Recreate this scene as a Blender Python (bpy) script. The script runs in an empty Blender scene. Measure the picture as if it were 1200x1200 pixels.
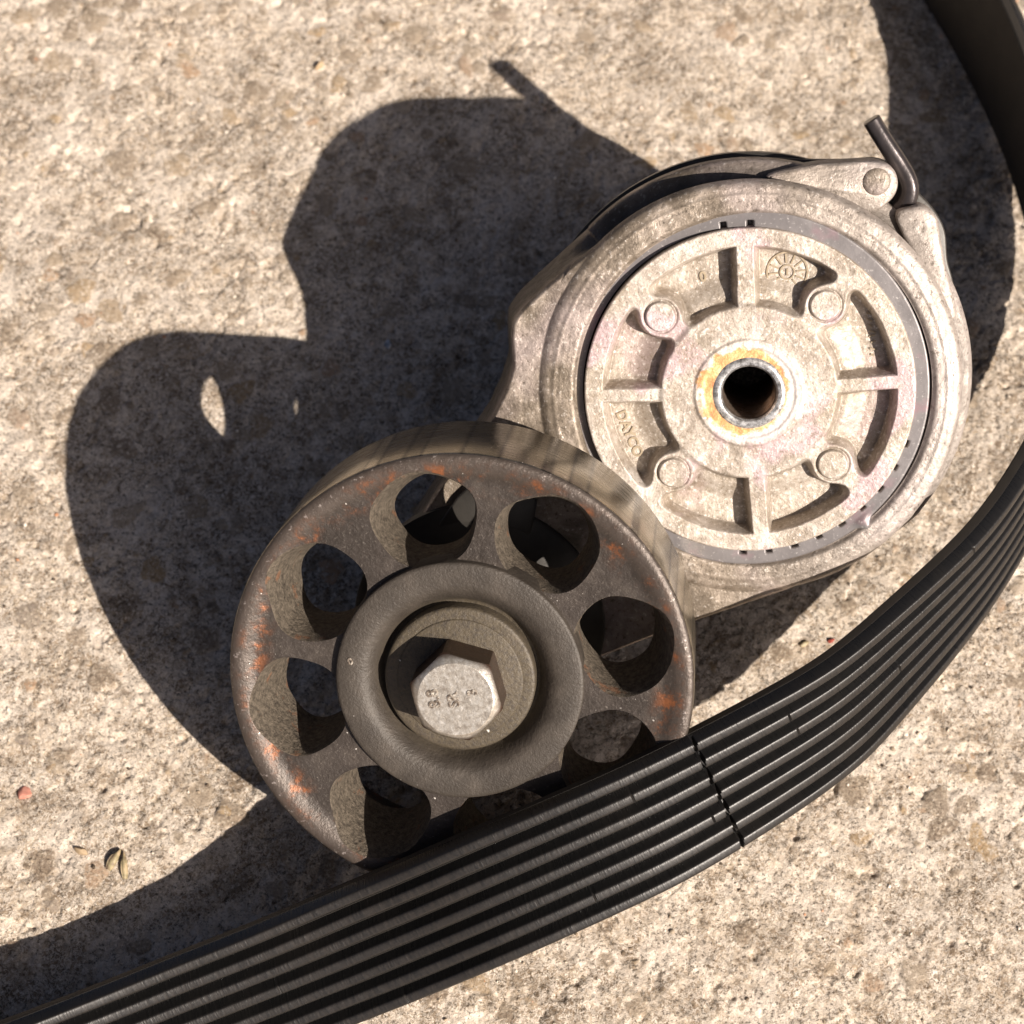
import bpy, bmesh, math, random
import numpy as np
from mathutils import Vector, Matrix

random.seed(7); RNG = np.random.RandomState(11)
MM = 0.001
scene = bpy.context.scene
COL = scene.collection
PI = math.pi

# ------------------------------------------------------------------ camera
cam_data = bpy.data.cameras.new("camera")
cam = bpy.data.objects.new("camera", cam_data); COL.objects.link(cam)
CX = Vector((0.9999875, 0.0, 0.005)); CY = Vector((0.00198, -0.918248, -0.396)); CZ = Vector((0.004591, 0.396005, -0.918237))
rot = Matrix((CX, -CY, -CZ)).transposed().to_4x4()
cam.matrix_world = Matrix.Translation(Vector((7.296, -111.989, 376.505)) * MM) @ rot
cam_data.sensor_width = 36.0
cam_data.lens = 72.0                       # 2400 px focal length on a 1200 px frame
cam_data.clip_start = 0.01; cam_data.clip_end = 50.0
cam_data.dof.use_dof = True
cam_data.dof.focus_distance = 0.357
cam_data.dof.aperture_fstop = 24.0
scene.camera = cam

# ------------------------------------------------------------------ world and sun
SUN = Vector((0.54953, -0.54953, 0.62932)).normalized()
world = bpy.data.worlds.new("World"); scene.world = world; world.use_nodes = True
wn = world.node_tree.nodes; wl = world.node_tree.links
bg = wn.get("Background") or wn.new("ShaderNodeBackground")
sky = wn.new("ShaderNodeTexSky"); sky.sky_type = 'NISHITA'; sky.sun_disc = False
sky.sun_elevation = math.asin(SUN.z); sky.sun_rotation = math.atan2(SUN.x, SUN.y)
sky.air_density = 0.3; sky.dust_density = 2.4; sky.ozone_density = 0.0
wl.new(sky.outputs[0], bg.inputs[0]); bg.inputs[1].default_value = 0.05
sl = bpy.data.lights.new("sun", 'SUN'); so = bpy.data.objects.new("sun", sl); COL.objects.link(so)
sl.energy = 5.0; sl.angle = math.radians(0.5); sl.color = (1.0, 0.90, 0.795)
so.rotation_euler = SUN.to_track_quat('Z', 'Y').to_euler()
scene.view_settings.view_transform = 'Standard'; scene.view_settings.look = 'None'
scene.view_settings.exposure = 0.62; scene.view_settings.gamma = 1.0
scene.render.engine = 'CYCLES'
scene.render.resolution_x = 1024; scene.render.resolution_y = 1024
scene.cycles.max_bounces = 6

# ------------------------------------------------------------------ numpy noise
def vnoise(x, y, scale, seed):
    """smooth value noise in 0..1; scale = feature size"""
    u = x / scale + seed * 17.13; v = y / scale + seed * 31.7
    i = np.floor(u).astype(np.int64); j = np.floor(v).astype(np.int64)
    fu = u - i; fv = v - j
    fu = fu * fu * (3 - 2 * fu); fv = fv * fv * (3 - 2 * fv)
    def h(a, b):
        n = (a * 374761393 + b * 668265263 + seed * 974634777) & 0xFFFFFFFF
        n = ((n ^ (n >> 13)) * 1274126177) & 0xFFFFFFFF
        n = n ^ (n >> 16)
        return (n & 0xFFFFFF) / float(0xFFFFFF)
    return (h(i, j) * (1 - fu) + h(i + 1, j) * fu) * (1 - fv) + (h(i, j + 1) * (1 - fu) + h(i + 1, j + 1) * fu) * fv
def fbm(x, y, scale, seed, octv=4, gain=.5):
    s = 0; a = 1; t = 0
    for k in range(octv):
        s = s + a * vnoise(x, y, scale / 2 ** k, seed + k * 5); t += a; a *= gain
    return s / t
def sstep(a, b, x):
    t = np.clip((x - a) / (b - a), 0, 1); return t * t * (3 - 2 * t)

# ------------------------------------------------------------------ materials
class Mat:
    def __init__(s, name, rough=.6, metal=0., spec=.5):
        s.m = bpy.data.materials.new(name); s.m.use_nodes = True
        s.n = s.m.node_tree.nodes; s.l = s.m.node_tree.links
        s.b = s.n["Principled BSDF"]
        s.b.inputs["Roughness"].default_value = rough; s.b.inputs["Metallic"].default_value = metal
        s.b.inputs["Specular IOR Level"].default_value = spec
        s.tc = s.n.new("ShaderNodeTexCoord"); s.co = s.tc.outputs["Object"]
    def mapping(s, scale=(1, 1, 1), src=None):
        m = s.n.new("ShaderNodeMapping"); m.inputs["Scale"].default_value = scale
        s.l.new(src or s.co, m.inputs["Vector"]); return m.outputs[0]
    def noise(s, size_mm, detail=4, rough=.6, src=None, dist=0.):
        t = s.n.new("ShaderNodeTexNoise"); t.inputs["Scale"].default_value = 1000. / size_mm
        t.inputs["Detail"].default_value = detail; t.inputs["Roughness"].default_value = rough
        t.inputs["Distortion"].default_value = dist
        s.l.new(src or s.co, t.inputs["Vector"]); return t.outputs["Fac"]
    def voro(s, size_mm, feature='F1', out="Distance", src=None, rnd=1.):
        t = s.n.new("ShaderNodeTexVoronoi"); t.feature = feature; t.inputs["Scale"].default_value = 1000. / size_mm
        t.inputs["Randomness"].default_value = rnd
        s.l.new(src or s.co, t.inputs["Vector"]); return t.outputs[out]
    def ramp(s, fac, stops):
        r = s.n.new("ShaderNodeValToRGB"); e = r.color_ramp.elements
        while len(e) < len(stops): e.new(.5)
        for k, (p, c) in enumerate(stops):
            e[k].position = p; c = c if isinstance(c, (tuple, list)) else (c, c, c)
            e[k].color = (*c, 1)
        s.l.new(fac, r.inputs[0]); return r.outputs[0]
    def mix(s, fac, a, b, mode='MIX'):
        x = s.n.new("ShaderNodeMix"); x.data_type = 'RGBA'; x.blend_type = mode
        for sock, val in ((x.inputs[0], fac), (x.inputs[6], a), (x.inputs[7], b)):
            if isinstance(val, (int, float)): sock.default_value = val
            elif isinstance(val, tuple): sock.default_value = (*val, 1)
            else: s.l.new(val, sock)
        return x.outputs[2]
    def math(s, op, a, b=0.):
        x = s.n.new("ShaderNodeMath"); x.operation = op
        for sock, val in ((x.inputs[0], a), (x.inputs[1], b)):
            if isinstance(val, (int, float)): sock.default_value = val
            else: s.l.new(val, sock)
        return x.outputs[0]
    def sep(s, src=None):
        x = s.n.new("ShaderNodeSeparateXYZ"); s.l.new(src or s.co, x.inputs[0]); return x.outputs
    def radius(s):
        x = s.sep(); return s.math('MULTIPLY', s.math('SQRT', s.math('ADD', s.math('MULTIPLY', x[0], x[0]), s.math('MULTIPLY', x[1], x[1]))), 1000.)
    def attr(s, name):
        a = s.n.new("ShaderNodeAttribute"); a.attribute_name = name; return a.outputs["Fac"]
    def color(s, c):
        if isinstance(c, tuple): s.b.inputs["Base Color"].default_value = (*c, 1)
        else: s.l.new(c, s.b.inputs["Base Color"])
    def rough(s, c): s.l.new(c, s.b.inputs["Roughness"])
    def metal(s, c): s.l.new(c, s.b.inputs["Metallic"])
    def bump(s, h, dist_mm, strength=1.):
        b = s.n.new("ShaderNodeBump"); b.inputs["Distance"].default_value = dist_mm * MM; b.inputs["Strength"].default_value = strength
        prev = s.b.inputs["Normal"]
        if prev.is_linked: s.l.new(prev.links[0].from_socket, b.inputs["Normal"])
        s.l.new(h, b.inputs["Height"]); s.l.new(b.outputs[0], s.b.inputs["Normal"])

# weathered concrete
mc = Mat("weathered_concrete", .9, 0, .3)
big = mc.noise(26, 5, .68); mid = mc.noise(3.6, 7, .78, dist=.4); fine = mc.noise(.85, 4, .75); vf = mc.noise(.75, 2, .6)
paste = mc.ramp(mid, [(.34, (.12, .085, .055)), (.45, (.31, .235, .165)), (.54, (.55, .445, .335)), (.63, (.82, .705, .575))])
c0 = mc.mix(mc.ramp(big, [(.40, .78), (.51, 0.)]), paste, (.20, .145, .095))
c0 = mc.mix(mc.ramp(mc.noise(15, 6, .72, dist=.5), [(.50, 0.), (.60, .58)]), c0, (.82, .715, .605))
thread = mc.ramp(mc.math('ABSOLUTE', mc.math('SUBTRACT', mc.noise(1.2, 3, .7, dist=1.0), .5)), [(.0, 1.), (.03, .55), (.07, 0.)])
tm = mc.math('MULTIPLY', thread, mc.ramp(mc.noise(7, 5, .7), [(.38, .25), (.54, 1.)]))
c0 = mc.mix(mc.math('MULTIPLY', tm, .8), c0, (.93, .83, .72))
sp = mc.ramp(fine, [(.55, 0.), (.64, 1.)])
c0 = mc.mix(mc.math('MULTIPLY', sp, .7), c0, (.92, .82, .70))
dk = mc.ramp(mc.noise(.8, 4, .78), [(.37, 1.), (.44, 0.)])
c0 = mc.mix(mc.math('MULTIPLY', dk, .75), c0, (.085, .066, .045))
stonef = mc.math('MULTIPLY', mc.attr("stone"), mc.ramp(mc.math('ADD', fine, mc.math('MULTIPLY', mid, .5)), [(.80, 1.), (.95, .2)]))
stonec = mc.ramp(mc.attr("tint"), [(.0, (.20, .145, .10)), (.3, (.31, .24, .175)), (.55, (.40, .32, .24)), (.72, (.42, .28, .14)), (.82, (.30, .25, .21)), (1., (.48, .30, .18))])
stonec = mc.mix(mc.ramp(fine, [(.45, 0.), (.6, .7)]), stonec, (.52, .42, .31))
c0 = mc.mix(mc.math('MULTIPLY', stonef, .82), c0, stonec)
mc.color(c0)
mc.bump(mc.noise(.65, 4, .78), .36, .95)
mc.bump(mc.math('MULTIPLY', dk, -1.), .25, .8)
mc.bump(thread, .12, .6)

# belt rubber
mb = Mat("belt_rubber", .5, 0, .5)
uv = mb.tc.outputs["UV"]
fuzz = mb.noise(1.0, 3, .7, src=mb.mapping((2.2, .35, 1), uv)); bl = mb.noise(14, 3, .6, src=mb.mapping((1, 1, 1), uv))
crn = mb.attr("crown")
wear = mb.math('MULTIPLY', crn, mb.ramp(fuzz, [(.38, .25), (.62, 1.)]))
cb = mb.mix(mb.math('MULTIPLY', wear, .9), (.007, .007, .0072), (.021, .0175, .0152))
cb = mb.mix(mb.math('MULTIPLY', mb.ramp(bl, [(.5, 0.), (.75, 1.)]), .12), cb, (.05, .04, .03))
mb.color(cb)
rgh = mb.math('ADD', mb.math('MULTIPLY', fuzz, .22), .16)
mb.rough(mb.math('ADD', rgh, mb.math('MULTIPLY', crn, .14)))
mb.bump(fuzz, .10, .8)
mbk = Mat("belt_backing", .62, 0, .35)
mbk.color(mbk.mix(mbk.noise(5, 5), (.012, .0105, .009), (.035, .029, .023)))
mbk.bump(mbk.noise(.5, 2), .05, .6)

# bright weathered cast aluminium (end cap)
ma = Mat("cast_aluminium_pale", .5, .3, .5)
r = ma.radius(); n1 = ma.noise(7, 5, .65); n2 = ma.noise(.8, 4, .7); n3 = ma.noise(16, 3, .5)
ca = ma.ramp(n1, [(.3, (.22, .18, .14)), (.45, (.42, .36, .305)), (.56, (.54, .48, .42)), (.68, (.72, .66, .61))])
ca = ma.mix(ma.ramp(n3, [(.53, 0.), (.59, .6)]), ca, (.50, .345, .39))
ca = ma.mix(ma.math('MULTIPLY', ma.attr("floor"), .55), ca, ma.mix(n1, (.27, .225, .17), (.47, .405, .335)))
ca = ma.mix(ma.ramp(ma.noise(11, 6, .75), [(.50, 0.), (.62, .55)]), ca, (.30, .24, .17))
ca = ma.mix(ma.ramp(n2, [(.33, .85), (.44, 0.)]), ca, (.24, .19, .14))
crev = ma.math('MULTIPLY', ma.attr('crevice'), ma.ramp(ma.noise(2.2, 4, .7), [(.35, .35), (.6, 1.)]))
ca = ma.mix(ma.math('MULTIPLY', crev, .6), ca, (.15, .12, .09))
ca = ma.mix(ma.ramp(n2, [(.56, 0.), (.66, .6)]), ca, (.88, .82, .76))
nr = ma.math('ADD', r, ma.math('MULTIPLY', ma.math('SUBTRACT', ma.noise(4, 4, .7), .5), 2.2))
white = ma.math('MULTIPLY', ma.ramp(ma.math('MULTIPLY', nr, .05), [(.425, 1.), (.475, 0.)]), .75)
ca = ma.mix(white, ca, ma.mix(n2, (.62, .55, .52), (.90, .86, .84)))
sep = ma.sep()
left = ma.math('ADD', ma.math('MULTIPLY', sep[0], -60.), ma.math('MULTIPLY', sep[1], 25.))
nr2 = ma.math('SUBTRACT', ma.math('ADD', r, ma.math('MULTIPLY', ma.math('SUBTRACT', ma.noise(3.2, 5, .75), .5), 5.)), ma.math('MULTIPLY', left, 2.2))
rust = ma.ramp(ma.math('MULTIPLY', nr2, .05), [(.365, 1.), (.40, 0.)])
ca = ma.mix(ma.math('MULTIPLY', rust, .9), ca, ma.ramp(ma.noise(2.2, 4, .7), [(.35, (.42, .15, .035)), (.5, (.66, .33, .10)), (.65, (.80, .52, .24))]))
ma.color(ca); ma.bump(n2, .2, .9); ma.bump(ma.noise(2.5, 3), .15, .5)

# greyer casting (arm and ring)
mg = Mat("cast_aluminium_grey", .5, .35, .5)
n1 = mg.noise(9, 6, .68, dist=.6); n2 = mg.noise(.9, 4, .7); n3 = mg.noise(20, 3, .5)
cg = mg.ramp(n1, [(.3, (.10, .078, .056)), (.5, (.215, .175, .135)), (.68, (.44, .37, .31))])
cg = mg.mix(mg.ramp(n3, [(.46, 0.), (.62, .45)]), cg, (.46, .38, .38))
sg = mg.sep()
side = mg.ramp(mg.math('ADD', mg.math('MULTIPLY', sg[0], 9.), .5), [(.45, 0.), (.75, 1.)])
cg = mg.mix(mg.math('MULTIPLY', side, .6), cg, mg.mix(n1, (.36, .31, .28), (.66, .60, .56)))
cg = mg.mix(mg.ramp(n2, [(.32, .8), (.44, 0.)]), cg, (.10, .08, .06))
cg = mg.mix(mg.ramp(n2, [(.58, 0.), (.70, .6)]), cg, (.75, .69, .63))
wall_shade = mg.math('MULTIPLY', mg.attr('wall_shade'), .9)  # shade of the unlit side walls and ring groove, painted into the colour
cg = mg.mix(wall_shade, cg, mg.mix(n1, (.03, .026, .022), (.10, .085, .07)))
mg.color(cg); mg.bump(n2, .2, .9); mg.bump(mg.noise(3.2, 4), .3, .55)
mg.rough(mg.ramp(mg.noise(2, 3), [(.3, .36), (.7, .6)]))

mw = Mat("worn_grey_ring", .42, .3, .5)
n1 = mw.noise(5, 5); cw = mw.mix(n1, (.13, .12, .12), (.27, .25, .25))
cw = mw.mix(mw.ramp(mw.noise(9, 3), [(.58, 0.), (.68, .5)]), cw, (.30, .17, .20))
cw = mw.mix(mw.ramp(mw.noise(.7, 3, .7), [(.6, 0.), (.72, .6)]), cw, (.6, .57, .54))
mw.color(cw); mw.bump(mw.noise(.8, 3), .06, .5)

# dark steel pulley
mp = Mat("rusty_brown_steel", .42, .35, .5)
r = mp.radius(); n1 = mp.noise(6, 5, .65); n2 = mp.noise(.55, 3, .7)
cp = mp.ramp(n1, [(.3, (.034, .027, .022)), (.55, (.056, .045, .038)), (.75, (.088, .072, .060))])
cp = mp.mix(mp.ramp(n2, [(.60, 0.), (.78, .5)]), cp, (.30, .26, .22))
rim = mp.ramp(mp.math('MULTIPLY', r, .02), [(.715, 0.), (.745, 1.)])
cp = mp.mix(mp.math('MULTIPLY', rim, .5), cp, mp.mix(mp.noise(2, 5), (.080, .058, .046), (.135, .11, .094)))
rband = mp.math('MULTIPLY', mp.ramp(mp.math('MULTIPLY', r, .02), [(.66, 0.), (.70, 1.), (.74, 1.), (.77, 0.)]), mp.ramp(mp.noise(5.5, 5, .72), [(.56, 0.), (.63, 1.)]))
halo = mp.math('MULTIPLY', mp.ramp(mp.math('MULTIPLY', r, .02), [(.64, 0.), (.70, 1.), (.75, 1.), (.79, 0.)]), mp.ramp(mp.noise(5.5, 5, .72), [(.48, 0.), (.60, .6)]))
cp = mp.mix(halo, cp, (.12, .055, .03))
cp = mp.mix(mp.math('MULTIPLY', rband, .8), cp, mp.mix(mp.noise(.7, 4, .8), (.08, .035, .02), (.40, .135, .045)))
dust = mp.ramp(mp.noise(.75, 2, .6), [(.745, 0.), (.77, .9)])
cp = mp.mix(dust, cp, (.75, .70, .64))
edge = mp.math('MULTIPLY', mp.ramp(mp.math('MULTIPLY', r, .02), [(.745, 0.), (.775, 1.)]), mp.ramp(mp.noise(1.3, 4, .8), [(.60, 0.), (.66, .75)]))
cp = mp.mix(edge, cp, mp.mix(n1, (.26, .21, .19), (.50, .45, .42)))
mp.color(cp); mp.bump(n2, .07, .7); mp.bump(mp.noise(1.8, 5, .7), .28, .7)
# sandy cast wall inside the pulley's holes
mh = Mat("sandy_hole_wall", .75, 0, .4)
ch = mh.ramp(mh.noise(.9, 5, .8), [(.34, (.035, .027, .02)), (.5, (.105, .085, .063)), (.68, (.19, .155, .118))])
ch = mh.mix(mh.ramp(mh.noise(4, 4, .7), [(.60, 0.), (.68, .5)]), ch, (.24, .10, .045))
mh.color(ch); mh.bump(mh.noise(.9, 4, .78), .6, 1.)
# belt-polished outer face
mo = Mat("polished_running_face", .3, .9, .5)
g = mo.sep(); ang = mo.math('ARCTAN2', g[1], g[0])
cmb = mo.n.new("ShaderNodeCombineXYZ"); mo.l.new(mo.math('MULTIPLY', ang, .04), cmb.inputs[0]); mo.l.new(mo.math('MULTIPLY', g[2], .004), cmb.inputs[1])
refl_bands = mo.noise(9.0, 1, .4, src=cmb.outputs[0])
cmb2 = mo.n.new("ShaderNodeCombineXYZ"); mo.l.new(mo.math('MULTIPLY', ang, .002), cmb2.inputs[0]); mo.l.new(g[2], cmb2.inputs[1])
scr = mo.noise(.35, 3, .7, src=cmb2.outputs[0])
co = mo.ramp(refl_bands, [(.25, (.13, .115, .09)), (.43, (.21, .185, .14)), (.46, (.05, .043, .034)), (.49, (.29, .255, .195)), (.61, (.25, .22, .17)), (.64, (.08, .07, .055)), (.67, (.38, .34, .27))])  # dark and bright reflection bands painted into the base colour
co = mo.mix(mo.ramp(scr, [(.35, .16), (.6, 0.)]), co, (.12, .10, .07))
co = mo.mix(mo.ramp(mo.noise(.7, 2, .5), [(.70, 0.), (.74, .9)]), co, (.8, .76, .7))
mo.color(co); mo.rough(mo.ramp(scr, [(.3, .36), (.7, .18)])); mo.bump(scr, .015, .5)
# hub
md = Mat("dusty_hub_steel", .55, .15, .5)
r = md.radius(); n1 = md.noise(5, 5)
cd = md.ramp(n1, [(.3, (.036, .029, .023)), (.55, (.056, .046, .037)), (.75, (.084, .069, .056))])
gr = md.math('MULTIPLY', md.ramp(md.math('MULTIPLY', r, .04), [(.50, 1.), (.60, .0)]), md.ramp(md.noise(.8, 4, .75), [(.36, .2), (.56, 1.)]))
cd = md.mix(md.math('MULTIPLY', gr, .7), cd, (.105, .083, .052))
cd = md.mix(md.ramp(md.noise(1.1, 2, .5), [(.77, 0.), (.80, .9)]), cd, (.7, .66, .6))
md.color(cd); md.bump(md.noise(.6, 3, .7), .12, .9); md.bump(md.noise(2.4, 4, .7), .14, .6)
mdg = md
# bolt
mt = Mat("zinc_bolt_steel", .36, .7, .5)
n1 = mt.noise(1.1, 5, .8); g = mt.sep()
ct = mt.ramp(n1, [(.32, (.34, .29, .24)), (.5, (.56, .51, .44)), (.68, (.78, .74, .68))])
topf = mt.ramp(mt.math('MULTIPLY', g[2], 100.), [(.66, 0.), (.745, 1.)])
ct = mt.mix(topf, mt.mix(mt.noise(1.5, 4), (.035, .022, .016), (.13, .075, .05)), ct)
mt.color(ct); mt.bump(mt.noise(.4, 4, .7), .07, .8); mt.bump(mt.noise(1.8, 3), .12, .7)
mtl = Mat("worn_lettering", .5, .3, .5); mtl.color(mtl.ramp(mtl.noise(.6, 3, .7), [(.4, (.08, .06, .045)), (.55, (.22, .18, .145)), (.65, (.5, .46, .4))]))
mlc = Mat("cast_lettering", .6, .15, .4); mlc.color(mlc.mix(mlc.noise(.8, 3), (.22, .175, .115), (.44, .36, .26)))
mk = Mat("black_spring_steel", .42, .3, .5)
mk.color(mk.mix(mk.noise(5, 5), (.016, .015, .014), (.075, .068, .06))); mk.bump(mk.noise(.8, 3), .05, .5)
mhk = Mat("dark_hook_wire", .30, .55, .5)
mhk.color(mhk.mix(mhk.noise(2.5, 5), (.02, .019, .019), (.09, .075, .075))); mhk.bump(mhk.noise(.7, 3), .06, .6)
mbs = Mat("bright_bushing", .3, .7, .5)
bz = mbs.sep()[2]
mbs.color(mbs.mix(mbs.ramp(mbs.math("MULTIPLY", bz, 1000.), [(0., .85), (.3, 0.)]), mbs.ramp(mbs.noise(1.3, 5, .8), [(.38, (.20, .19, .18)), (.5, (.55, .54, .53)), (.62, (.88, .87, .85))]), (.16, .10, .06))); mbs.bump(mbs.noise(.6, 3), .05, .6)
mrd = Mat("red_brick_grit", .8); mrd.color(mrd.mix(mrd.noise(.9, 4), (.42, .13, .09), (.62, .32, .24))); mrd.bump(mrd.noise(.4, 3), .1, .8)
mdr = Mat("dark_red_grit", .8); mdr.color(mdr.mix(mdr.noise(.9, 4), (.20, .03, .02), (.40, .08, .05)))
mhs = Mat("dry_husk", .6); mhs.color(mhs.ramp(mhs.noise(1.6, 4), [(.35, (.16, .10, .07)), (.5, (.30, .25, .14)), (.65, (.48, .36, .22))]))
mcs = Mat("pale_chip", .7); mcs.color(mcs.mix(mcs.noise(.8, 4), (.30, .21, .12), (.48, .36, .23)))

# ------------------------------------------------------------------ mesh helpers
def mesh_obj(name, V, F, mat, parent=None, smooth=True, loc=None, angle=None):
    me = bpy.data.meshes.new(name)
    me.from_pydata([tuple(float(c) * MM for c in v) for v in V], [], F); me.update()
    mats = mat if isinstance(mat, (list, tuple)) else [mat]
    for m in mats: me.materials.append(m.m)
    if smooth: me.polygons.foreach_set("use_smooth", [True] * len(me.polygons))
    if angle: me.set_sharp_from_angle(angle=math.radians(angle))
    o = bpy.data.objects.new(name, me); COL.objects.link(o)
    if parent: o.parent = parent
    if loc: o.location = Vector(loc) * MM
    return o
def grid_obj(name, X, Y, Z, mat, parent=None, wrap=False, loc=None, attrs=None, smooth=True):
    """mesh from 2-D arrays of coordinates (mm); wrap joins the last column to the first"""
    nr, nc = X.shape
    co = np.stack([X, Y, Z], -1).reshape(-1, 3) * MM
    i = np.arange(nr - 1)[:, None]; j = np.arange(nc if wrap else nc - 1)[None]
    j2 = (j + 1) % nc
    q = np.stack([i * nc + j, i * nc + j2, (i + 1) * nc + j2, (i + 1) * nc + j], -1).reshape(-1, 4)
    me = bpy.data.meshes.new(name)
    me.vertices.add(len(co)); me.vertices.foreach_set("co", co.ravel())
    me.loops.add(q.size); me.loops.foreach_set("vertex_index", q.ravel().astype(np.int32))
    me.polygons.add(len(q)); me.polygons.foreach_set("loop_start", np.arange(0, q.size, 4, dtype=np.int32))
    me.update(calc_edges=True)
    me.polygons.foreach_set("use_smooth", [smooth] * len(q))
    for k, a in (attrs or {}).items():
        at = me.attributes.new(k, 'FLOAT', 'POINT'); at.data.foreach_set("value", a.ravel().astype(np.float32))
    me.materials.append(mat.m)
    o = bpy.data.objects.new(name, me); COL.objects.link(o)
    if parent: o.parent = parent
    if loc: o.location = Vector(loc) * MM
    return o
def lathe(profile, seg=128, closed=False, wob=0.):
    V = []; F = []; n = len(profile)
    for k in range(seg):
        a = 2 * PI * k / seg; ca, sa = math.cos(a), math.sin(a)
        for (r, z) in profile:
            V.append((r * ca, r * sa, z))
    m = n if closed else n - 1
    for k in range(seg):
        for i in range(m):
            a = k * n + i; b = k * n + (i + 1) % n; c = ((k + 1) % seg) * n + (i + 1) % n; d = ((k + 1) % seg) * n + i
            F.append((a, d, c, b))
    return V, F
def cap_lathe(profile, seg=96):
    """profile from the outer edge to the axis (last point closed with a centre vertex)"""
    V, F = lathe(profile, seg); n = len(profile)
    z = profile[-1][1]; V.append((0, 0, z)); c = len(V) - 1
    for k in range(seg): F.append((k * n + n - 1, ((k + 1) % seg) * n + n - 1, c))
    return V, F
def tag(o, label=None, cat=None, group=None, kind=None):
    if label: o["label"] = label
    if cat: o["category"] = cat
    if group: o["group"] = group
    if kind: o["kind"] = kind
    return o
def text_obj(name, body, size, extrude, mat, parent, loc, rotz, spacing=1.0):
    cu = bpy.data.curves.new(name, 'FONT'); cu.body = body; cu.size = size * MM; cu.extrude = extrude * MM
    cu.align_x = 'CENTER'; cu.align_y = 'CENTER'; cu.space_character = spacing; cu.bevel_depth = .05 * MM; cu.offset = .03 * MM
    t = bpy.data.objects.new(name + "_curve", cu); COL.objects.link(t)
    dg = bpy.context.evaluated_depsgraph_get(); dg.update()
    me = bpy.data.meshes.new_from_object(t.evaluated_get(dg)); me.name = name
    me.materials.clear(); me.materials.append(mat.m)
    bpy.data.objects.remove(t); bpy.data.curves.remove(cu)
    o = bpy.data.objects.new(name, me); COL.objects.link(o); o.parent = parent
    o.location = Vector(loc) * MM; o.rotation_euler = (0, 0, math.radians(rotz)); return o
def catmull(P, per=12, closed=False):
    P = np.array(P, float); n = len(P); out = []
    rng = range(n) if closed else range(n - 1)
    for i in rng:
        if closed: p0, p1, p2, p3 = P[i - 1], P[i], P[(i + 1) % n], P[(i + 2) % n]
        else: p0, p1, p2, p3 = P[max(i - 1, 0)], P[i], P[i + 1], P[min(i + 2, n - 1)]
        for k in range(per):
            t = k / per
            out.append(.5 * (2 * p1 + (p2 - p0) * t + (2 * p0 - 5 * p1 + 4 * p2 - p3) * t * t + (-p0 + 3 * p1 - 3 * p2 + p3) * t ** 3))
    if not closed: out.append(P[-1])
    return np.array(out)
def tube(path, rad, seg=16, flat=1.):
    P = [Vector(p) for p in path]; V = []; F = []
    up = Vector((0, 0, 1))
    for i, p in enumerate(P):
        t = (P[min(i + 1, len(P) - 1)] - P[max(i - 1, 0)]).normalized()
        u = t.cross(up).normalized(); w = u.cross(t)
        rr = rad[i] if isinstance(rad, (list, tuple)) else rad
        for k in range(seg):
            a = 2 * PI * k / seg; V.append(tuple(p + u * math.copysign(abs(math.cos(a)) ** .7, math.cos(a)) * rr + w * math.copysign(abs(math.sin(a)) ** .7, math.sin(a)) * rr * flat))
    for i in range(len(P) - 1):
        for k in range(seg):
            F.append((i * seg + k, i * seg + (k + 1) % seg, (i + 1) * seg + (k + 1) % seg, (i + 1) * seg + k))
    F.append(tuple(range(seg))); F.append(tuple((len(P) - 1) * seg + k for k in range(seg))[::-1])
    return V, F
def prism(outline, z_top, z_bot, bevel=.5, draft=0.):
    """solid from a closed 2-D outline with a rounded top edge"""
    P = np.array(outline, float); n = len(P)
    area = .5 * np.sum(P[:, 0] * np.roll(P[:, 1], -1) - np.roll(P[:, 0], -1) * P[:, 1])
    if area < 0: P = P[::-1]
    T = np.roll(P, -1, 0) - np.roll(P, 1, 0); T /= np.linalg.norm(T, axis=1)[:, None]
    N = np.stack([T[:, 1], -T[:, 0]], 1)
    layers = [(-bevel, z_top), (-bevel * .3, z_top - bevel * .3), (0, z_top - bevel), (draft, z_bot)]
    V = []; F = []
    for off, z in layers:
        for p, q in zip(P, N): V.append((p[0] + q[0] * off, p[1] + q[1] * off, z))
    for L in range(3):
        for k in range(n):
            k2 = (k + 1) % n; F.append((L * n + k, (L + 1) * n + k, (L + 1) * n + k2, L * n + k2))
    F.append(tuple(range(n))); F.append(tuple(3 * n + k for k in range(n))[::-1])
    return V, F

# ------------------------------------------------------------------ concrete ground: one sheet
def axis_coords(lo, hi, step, far):
    core = np.arange(lo, hi + step, step); out = []; s = step; x = hi
    while x < far: s *= 1.25; x += s; out.append(x)
    neg = []; s = step; x = lo
    while x > -far: s *= 1.25; x -= s; neg.append(x)
    return np.array(neg[::-1] + list(core) + out)
gx = axis_coords(-112, 132, .36, 3000); gy = axis_coords(-56, 186, .36, 3000)
X, Y = np.meshgrid(gx, gy)
Z = 1.1 * (fbm(X, Y, 22, 3, 3) - .5) + .85 * (fbm(X, Y, 4.5, 9, 4, .6) - .5) + .52 * (fbm(X, Y, 1.3, 21, 3, .65) - .5)
pit = np.clip(fbm(X, Y, 2.6, 41, 3, .6) - .64, 0, 1)
Z -= 3.2 * pit * (vnoise(X, Y, 30, 77) > .30)
crk = np.abs(fbm(X, Y, 11, 51, 3) - .5)
Z -= .35 * np.exp(-(crk / .012) ** 2) * (vnoise(X, Y, 16, 58) > .55)
stone = np.zeros_like(Z); tint = np.zeros_like(Z)
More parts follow.
